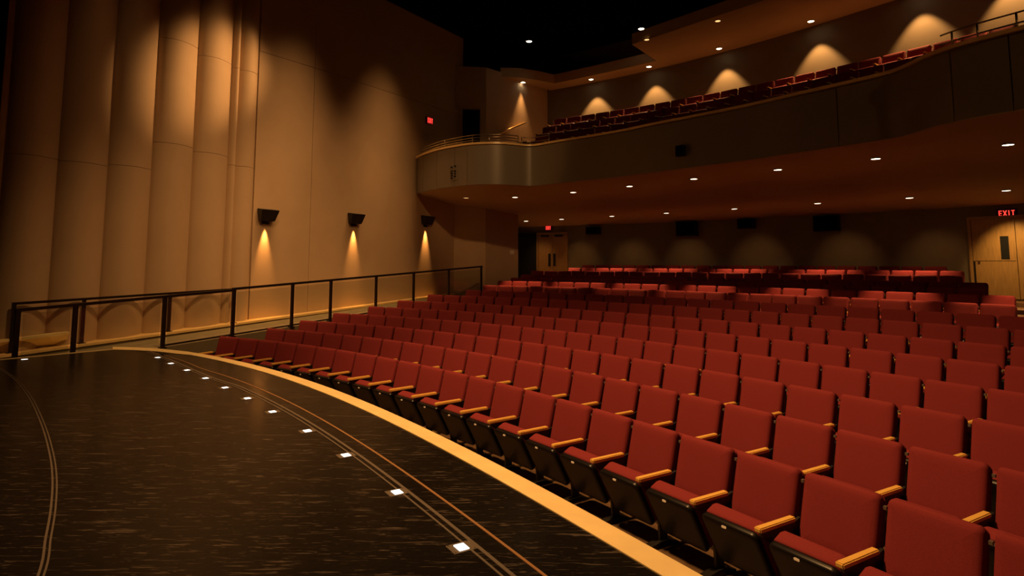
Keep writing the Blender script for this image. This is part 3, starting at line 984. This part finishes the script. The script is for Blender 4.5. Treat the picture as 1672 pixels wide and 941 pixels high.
SEAT_PARTS = {}
def build_seat_meshes():
    # local frame: x along the row, -y towards the stage, z up; origin on the floor under the back's top edge
    b0, b1 = Vector((0, -0.045, 0.395)), Vector((0, 0.068, 0.845))
    U = (b1 - b0).normalized()
    N = Vector((0, -U.z, U.y))
    Cb = (b0 + b1) / 2
    h = (b1 - b0).length
    bm = bmesh.new()
    plate_rings(bm, 0.512, h, 0.038, Cb, U, N, [(0.0, 0.006), (0.008, 0.0), (0.044, 0.0), (0.058, 0.006), (0.068, 0.020), (0.073, 0.045), (0.075, 0.09)])
    SEAT_PARTS['backrest'] = (bm, 'fabric', True)
    bm = bmesh.new()
    plate_rings(bm, 0.506, h - 0.01, 0.038, Cb - U * 0.006, U, N, [(-0.040, 0.03), (-0.036, 0.012), (-0.028, 0.0), (-0.012, 0.0), (-0.004, 0.008)])
    SEAT_PARTS['back_panel'] = (bm, 'fabric', True)
    s0, s1 = Vector((0, -0.225, 0.150)), Vector((0, -0.420, 0.512))
    U2 = (s1 - s0).normalized()
    N2 = Vector((0, -U2.z, U2.y))
    if N2.y > 0:
        N2 = -N2
    Cs = (s0 + s1) / 2
    h2 = (s1 - s0).length
    bm = bmesh.new()
    plate_rings(bm, 0.470, h2, 0.045, Cs, U2, N2, [(-0.010, 0.004), (0.004, 0.0), (0.020, 0.0), (0.032, 0.005), (0.040, 0.016), (0.043, 0.04)])
    SEAT_PARTS['seat_pan'] = (bm, 'pan', True)
    bm = bmesh.new()
    plate_rings(bm, 0.462, h2 - 0.004, 0.045, Cs - U2 * 0.004, U2, N2, [(-0.138, 0.06), (-0.132, 0.03), (-0.118, 0.010), (-0.096, 0.0), (-0.030, -0.003), (-0.0115, 0.004)])
    SEAT_PARTS['seat_cushion'] = (bm, 'fabric', True)
    bm = bmesh.new()
    tp = Cs + U2 * (h2 / 2 - 0.020) + N2 * 0.0405 + Vector((-0.02, 0, 0))
    pts = rrect(0.040, 0.016, 0.006, 3)
    A = Vector((1, 0, 0))
    tilt = (U2 * 0.80 + N2 * -0.6).normalized()
    tn = (N2 * 0.8 + U2 * 0.6).normalized()
    loft(bm, [[tp + A * x + tilt * y + tn * c for x, y in pts] for c in (-0.004, 0.004)])
    SEAT_PARTS['number_plate'] = (bm, 'plate', False)
    bm = bmesh.new()
    b2 = bmesh.new()
    xa = -PITCH_S / 2
    add_hexa(b2, [Vector(v) for v in ((xa - 0.027, -0.475, 0.545), (xa + 0.027, -0.475, 0.545), (xa + 0.025, -0.105, 0.545), (xa - 0.025, -0.105, 0.545),
                                      (xa - 0.027, -0.478, 0.578), (xa + 0.027, -0.478, 0.578), (xa + 0.025, -0.105, 0.578), (xa - 0.025, -0.105, 0.578))])
    bmesh.ops.bevel(b2, geom=b2.edges[:], offset=0.007, segments=2, affect='EDGES')
    merge(bm, b2)
    SEAT_PARTS['armrest'] = (bm, 'arm_wood', False)
    bm = bmesh.new()
    prof = [(-0.455, 0.544), (-0.10, 0.544), (-0.035, 0.56), (-0.03, 0.53), (-0.045, 0.44), (-0.12, 0.33), (-0.155, 0.24), (-0.165, 0.03), (-0.245, 0.03), (-0.255, 0.24), (-0.27, 0.36), (-0.33, 0.44), (-0.44, 0.515)]
    loft(bm, [[Vector((xa + dx, y, z)) for y, z in prof] for dx in (-0.011, 0.011)])
    foot = [(-0.43, 0.0), (-0.06, 0.0), (-0.06, 0.015), (-0.16, 0.05), (-0.25, 0.05), (-0.41, 0.03), (-0.43, 0.015)]
    loft(bm, [[Vector((xa + dx, y, z)) for y, z in foot] for dx in (-0.035, 0.035)])
    SEAT_PARTS['standard'] = (bm, 'stand', False)
    bm = bmesh.new()
    add_box(bm, (xa - 0.010, 0.015, 0.775), (xa + 0.010, 0.035, 0.795))
    SEAT_PARTS['hinge_bracket'] = (bm, 'grey', False)
build_seat_meshes()

def make_seat(name, label, cat, group):
    t = thing(name, label, cat, (0, 0, 0), 0, group)
    objs = {}
    for k, (bm, mk, sm) in SEAT_PARTS.items():
        par = objs['seat_pan'] if k == 'number_plate' else t
        o = obj(k, bm, M[mk], par, sm, local=True)
        objs[k] = o
    objs['seat_pan']['label'] = 'black seat underside'
    objs['armrest']['label'] = 'pale wood armrest'
    return t, objs

seat0, seat_objs = make_seat('theatre_seat', 'red theatre seat', 'theatre seat', 'theatre seats on the main floor')
END_ARM = seat_objs['armrest'].data
END_STD = seat_objs['standard'].data
def end_parts(root):
    for nm, me in (('armrest', END_ARM), ('standard', END_STD)):
        o = bpy.data.objects.new(nm, me)
        COL.objects.link(o)
        o.parent = root
        o.location = (PITCH_S, 0, 0)
        if nm == 'armrest':
            o['label'] = 'pale wood armrest'

def seat_pose(r, i):
    sl = SEAT_S[r + 1]
    sm = (sl[i] + sl[i + 1]) / 2
    return P(sm, ROW_O[r], ROW_Z[r]), heading(sm)

def in_view(p):
    if p.y < 1.5:
        return False
    x = PPX + FPX * p.x / (p.y * math.cos(PITCH))
    return 250 < x < 1730

first = True
far = []
for r in range(15):
    sl = SEAT_S[r + 1]
    n = len(sl) - 1
    for i in range(n):
        loc, a = seat_pose(r, i)
        if not in_view(loc + Vector((0, 0, 0.6))):
            continue
        if r >= 13:
            far.append((loc, a))
            continue
        row = ('front row' if r == 0 else ORD[r] + ' row')
        lab = 'red theatre seat in the %s from the stage, %s from its left end' % (row, ORD[i]) if r else 'red theatre seat in the front row beside the stage, %s from its left end' % ORD[i]
        if first:
            t = seat0
            t.location = loc
            t.rotation_euler = (0, 0, a)
            t['label'] = lab
            first = False
        else:
            t = dup(seat0, loc, a, lab)
        if i == n - 1 and r >= 8:
            ends = t
            end_parts(ends)

# the two farthest rows as one object
bm = bmesh.new()
base = []
for k in ('backrest', 'back_panel', 'seat_cushion'):
    base.append(seat_objs[k].data)
for loc, a in far:
    Mx = frame(loc, a)
    for me in base:
        b2 = bmesh.new()
        b2.from_mesh(me)
        bmesh.ops.transform(b2, matrix=Mx, verts=b2.verts[:])
        merge(bm, b2)
o = obj('theatre_seats', bm, M['fabric'], None, True)
tag(o, 'two farthest rows of red seats against the back wall', 'theatre seats', None, 'stuff')

# balcony seats
balc0 = None
ROWN = ['lowest', 'second', 'third', 'uppermost']
BS0 = [s_at_px(866, BROW_O[0]), s_at_px(874, BROW_O[1]), s_at_px(886, BROW_O[2]), s_at_px(905, BROW_O[3])]
BS1 = [3.9, 3.7, 3.4, 3.0]
def line_of_sight(p, top):
    return True
for r in range(4):
    o_ = BROW_O[r]
    s = BS0[r]
    i = 0
    while s < BS1[r]:
        k = -0.0445 + 0.0053 * s
        ds = PITCH_S / (1 - k * o_)
        sm = s + ds / 2
        s += ds
        loc, a = P(sm, o_, BROW_Z[r]), heading(sm)
        x = PPX + FPX * loc.x / (loc.y * math.cos(PITCH))
        if x > 1700 or i > 25:
            continue
        if r == 0 and 4 < i and x < 1470:        # hidden behind the balcony front
            i += 1
            continue
        lab = 'red balcony seat in the %s balcony row, %s from the left' % (ROWN[r], ORD[i])
        if balc0 is None:
            balc0 = dup(seat0, loc, a, lab, 'seats on the balcony')
            balc0.name = 'balcony_chair'
            balc0['category'] = 'theatre seat'
            t = balc0
        else:
            t = dup(balc0, loc, a, lab, 'seats on the balcony')
        i += 1

# ------------------------------------------------------------------ doors
def door_frame(sx, o_, width, height, zf, n_leaf, nm, label):
    F = frame(P(sx, o_ - 0.05, zf), heading(sx))
    bm = bmesh.new()
    fw = 0.07
    add_box(bm, (-width / 2 - fw, -0.06, 0), (-width / 2, 0.05, height + fw), F)
    add_box(bm, (width / 2, -0.06, 0), (width / 2 + fw, 0.05, height + fw), F)
    add_box(bm, (-width / 2, -0.06, height), (width / 2, 0.05, height + fw), F)
    d = struct(nm, bm, M['door_wood'], label)
    lw = width / n_leaf
    for k in range(n_leaf):
        x0 = -width / 2 + lw * k
        bm = bmesh.new()
        add_box(bm, (x0 + 0.006, -0.02, 0.01), (x0 + lw - 0.006, 0.03, height - 0.006), F, bevel=0.004)
        lf = obj('door_leaf', bm, M['door_wood'], d)
        yield d, lf, F, x0, lw
zb = ROW_Z[14]
s_l = s_at_px(902, BACK_O - 0.05)
dl = list(door_frame(s_l, BACK_O, 1.26, 2.12, zb, 2, 'door_1', 'double wooden door under the small exit sign'))
for k, (d, lf, F, x0, lw) in enumerate(dl):
    bm = bmesh.new()
    xc = x0 + (lw - 0.11 if k == 0 else 0.11)
    add_box(bm, (xc - 0.05, -0.05, 0.80), (xc + 0.05, -0.018, 1.32), F, bevel=0.008)
    obj('door_handle', bm, M['stand'], lf)
    bm = bmesh.new()
    add_box(bm, (x0 + 0.14, -0.07, 2.02), (x0 + lw - 0.14, -0.015, 2.09), F, bevel=0.01)
    obj('door_closer', bm, M['stand'], lf)
s_r = s_at_px(1662, BACK_O - 0.05)
dr = list(door_frame(s_r, BACK_O, 1.9, 2.08, zb + 0.02, 2, 'door_2', 'tall wooden door under the large red exit sign'))
d, lf, F, x0, lw = dr[0]
for nm, lo, hi, mk in (('vision_panel', (x0 + 0.62, -0.026, 1.02), (x0 + 0.80, -0.016, 1.62), 'black'), ('edge_strip', (x0 + 0.01, -0.035, 0.10), (x0 + 0.045, -0.016, 0.98), 'stand'), ('lock_plate', (x0 + 0.10, -0.028, 0.90), (x0 + 0.15, -0.016, 0.98), 'steel')):
    bm = bmesh.new()
    add_box(bm, lo, hi, F)
    obj(nm, bm, M[mk], lf)
bm = bmesh.new()
add_box(bm, (x0 + 0.05, -0.024, 0.975), (x0 + lw - 0.03, -0.0205, 0.985), F)
obj('seam_strip', bm, M['metal'], lf)
lamp('downlight_lamp', 'SPOT', P(s_r, BACK_O - 1.3, SOFFIT_Z1 - 0.03), P(s_r, BACK_O - 0.1, zb + 0.9), DOOR_P, (1.0, 0.55, 0.16), angle=70, blend=0.8, radius=0.05)

# dark side opening left of the double door
bm = bmesh.new()
so = s_at_px(861, BACK_O - 0.1)
Fd = frame(P(so, BACK_O - 0.06, zb), heading(so))
add_box(bm, (-0.42, -0.05, 0), (0.42, 0.05, 2.2), Fd)
struct('door_3', bm, M['black'], 'dark doorway left of the wooden double door')

# ------------------------------------------------------------------ exit signs
def letters(bm, F, text, h, glow_d, x0, z0, w, gap, y0, th):
    st = h * 0.15
    for ch in text:
        def bx(a, b, c, d):
            add_box(bm, (x0 + a, y0 - th, z0 + b), (x0 + c, y0, z0 + d), F)
        if ch == 'E':
            bx(0, 0, st, h); bx(st, 0, w, st); bx(st, h / 2 - st / 2, w * 0.9, h / 2 + st / 2); bx(st, h - st, w, h)
        if ch == 'X':
            for a, b in ((0, w), (w, 0)):
                c = [F @ Vector(v) for v in ((x0 + a - st * 0.6, y0 - th, z0), (x0 + a + st * 0.6, y0 - th, z0), (x0 + a + st * 0.6, y0, z0), (x0 + a - st * 0.6, y0, z0),
                                             (x0 + b - st * 0.6, y0 - th, z0 + h), (x0 + b + st * 0.6, y0 - th, z0 + h), (x0 + b + st * 0.6, y0, z0 + h), (x0 + b - st * 0.6, y0, z0 + h))]
                add_hexa(bm, c)
        if ch == 'I':
            bx(w / 2 - st / 2 - w * 0.2, 0, w / 2 + st / 2 - w * 0.2, h)
            x0 -= w * 0.4
        if ch == 'T':
            bx(0, h - st, w, h); bx(w / 2 - st / 2, 0, w / 2 + st / 2, h - st)
        x0 += w + gap

def exit_sign(F, w, h, label, glow, face):
    t = thing('exit_sign', label, 'exit sign', F @ Vector((0, 0, -h / 2)), 0)
    bm = bmesh.new()
    add_box(bm, (-w / 2, -0.06, -h / 2), (w / 2, 0.0, h / 2), F, bevel=0.006)
    obj('housing', bm, M['exit_box'], t)
    if face is not None:
        bm = bmesh.new()
        add_box(bm, (-w / 2 + 0.015, -0.064, -h / 2 + 0.015), (w / 2 - 0.015, -0.059, h / 2 - 0.015), F)
        obj('face_plate', bm, face, t)
    bm = bmesh.new()
    lh = h * 0.62
    lw = w * 0.165
    letters(bm, F, 'EXIT', lh, None, -w / 2 + w * 0.13, -lh / 2, lw, w * 0.07, -0.064, 0.006)
    obj('lettering', bm, glow, t)
    return t
s_e = s_at_px(1644, BACK_O - 0.1)
q = at_y(1644, 348.5, P(s_e, BACK_O - 0.1).y)
exit_sign(frame((q.x, q.y, q.z), heading(s_e)), 0.42, 0.235, 'large red EXIT sign above the wooden door at the right', M['exit_glow'], None)
s_e = s_at_px(896, BACK_O - 0.1)
q = at_y(896, 372.5, P(s_e, BACK_O - 0.1).y)
exit_sign(frame((q.x, q.y, q.z), heading(s_e)), 0.27, 0.22, 'small red EXIT sign above the wooden double door', M['exit_glow'], M['exit_dim'])
te, ze = at_wall(702, 197, 1.54)
exit_sign(frame(W(te, 1.60, ze), WANG), 0.32, 0.26, 'small red EXIT sign on the left wall above the balcony end', M['exit_glow'], M['exit_dim'])

# ------------------------------------------------------------------ loudspeakers
def speaker_on_back(px, py, wpx, hpx, label):
    s_ = s_at_px(px, BACK_O - 0.25)
    p = P(s_, BACK_O - 0.2)
    q = at_y(px, py, p.y)
    k = p.y / FPX
    w, h = wpx * k, hpx * k
    F = frame((q.x, q.y, q.z), heading(s_))
    t = thing('loudspeaker', label, 'loudspeaker', (q.x, q.y, q.z - h / 2), 0, 'loudspeakers on the back wall')
    bm = bmesh.new()
    add_box(bm, (-w / 2, -0.10, -h / 2), (w / 2, 0.17, h / 2), F, bevel=0.012)
    obj('cabinet', bm, M['black'], t)
    bm = bmesh.new()
    add_box(bm, (-w / 2 + 0.025, -0.112, -h / 2 + 0.025), (w / 2 - 0.025, -0.098, h / 2 - 0.025), F)
    obj('grille', bm, M['ceiling'], t)
speaker_on_back(968, 376.5, 22, 12, 'small black loudspeaker on the back wall nearest the double door')
speaker_on_back(1121, 373.5, 33, 23, 'black loudspeaker on the back wall, second from the double door')
speaker_on_back(1218, 365.5, 26, 16, 'black loudspeaker high on the back wall, third from the double door')
speaker_on_back(1349, 365, 38, 25, 'largest black loudspeaker on the back wall')

# speaker, connectors and rails on the balcony front
def front_i(px):
    return min(range(len(FC)), key=lambda i: abs(px_x(FC[i]) - px))
i = front_i(1112)
q = at_y(1112, 246, FC[i][1] - 0.1)
Fb = frame((FC[i][0], FC[i][1], q.z), math.atan2(FN[i].y, FN[i].x) + math.pi / 2)
bm = bmesh.new()
add_box(bm, (-0.10, -0.14, -0.13), (0.10, 0.0, 0.13), Fb, bevel=0.01)
sp = obj('loudspeaker', bm, M['black'])
tag(sp, 'small black box speaker on the balcony front', 'loudspeaker')
bm = bmesh.new()
add_box(bm, (-0.085, -0.148, -0.115), (0.085, -0.138, 0.115), Fb)
obj('grille', bm, M['ceiling'], sp)

i = front_i(743)
Fb = frame((FC[i][0], FC[i][1], at_y(743, 281, FC[i][1]).z), math.atan2(FN[i].y, FN[i].x) + math.pi / 2)
t = thing('connector_panel', 'small plate of black cable connectors on the balcony front', 'connector panel', Fb @ Vector((0, 0, -0.2)))
bm = bmesh.new()
add_box(bm, (-0.15, -0.02, -0.24), (0.15, 0.0, 0.24), Fb)
obj('plate', bm, M['fascia'], t)
for dx, zz in ((-0.085, (-0.18, -0.11, -0.04, 0.03, 0.15)), (0.055, (-0.14, -0.06, 0.02, 0.17))):
    for k, z in enumerate(zz):
        bm = bmesh.new()
        add_box(bm, (dx - 0.03, -0.055, z - 0.022), (dx + 0.03, -0.018, z + 0.022), Fb, bevel=0.006)
        obj('connector', bm, M['black'] if k % 2 == 0 else M['stand'], t)

def curve_rail(name, label, i0, i1, heights, post_i, r=0.014, back=-0.08):
    p = foff(i0, back)
    t = thing(name, label, 'railing', (p.x, p.y, BALC_TOP))
    for k, h in enumerate(heights):
        bm = bmesh.new()
        add_tube(bm, [Vector((foff(i, back).x, foff(i, back).y, BALC_TOP + h)) for i in range(i0, i1 + 1)], r, 8)
        obj('rail_bar', bm, M['steel'], t, True)
    for i in post_i:
        p = foff(i, back)
        bm = bmesh.new()
        add_tube(bm, [Vector((p.x, p.y, BALC_TOP - 0.01)), Vector((p.x, p.y, BALC_TOP + heights[-1]))], r * 1.1, 8)
        obj('post', bm, M['steel'], t, True)
curve_rail('balcony_rail', 'curved steel rail of three bars on the left end of the balcony', 1, front_i(848), (0.085, 0.16, 0.24),
           [1, front_i(724), front_i(768), front_i(799), front_i(848)])
curve_rail('balcony_rail', 'short steel rail beside the first balcony seats', front_i(855), front_i(893), (0.10, 0.22), [front_i(855), front_i(893)])
curve_rail('balcony_rail', 'steel rail of two bars at the right end of the balcony', front_i(1535), len(FC) - 8, (0.09, 0.25), [front_i(1554), front_i(1604), front_i(1664)])

# stair handrail on the end block, upper left
a = cor + rd * 0.25 + rn * 0.10
b = cor + rd * 2.0 + rn * 0.10
za = at_y(798, 222, a.y).z
zb2 = at_y(858, 200.5, b.y).z
t = thing('stair_handrail', 'sloping brass stair handrail at the left end of the balcony', 'handrail', (a.x, a.y, za))
bm = bmesh.new()
add_tube(bm, [Vector((a.x, a.y, za)), Vector((b.x, b.y, zb2))], 0.036, 10)
obj('rail_bar', bm, M['brass'], t, True)
for w in (0.15, 0.85):
    p = Vector((a.x, a.y, za)).lerp(Vector((b.x, b.y, zb2)), w)
    bm = bmesh.new()
    add_tube(bm, [p, p - rn * 0.11 - Vector((0, 0, 0.03))], 0.010, 6)
    obj('bracket', bm, M['steel'], t)

# light switch on the wall left of the dark doorway
p = cor + rd * 1.36 + rn * 0.012
q = at_y(833, 412, p.y)
bm = bmesh.new()
Fs = frame((p.x, p.y, q.z), math.atan2(rd.y, rd.x))
add_box(bm, (-0.10, -0.012, -0.07), (0.10, 0.012, 0.07), Fs, bevel=0.004)
tag(obj('light_switch', bm, M['plate']), 'small pale light switch on the dark wall by the doorway', 'light switch')
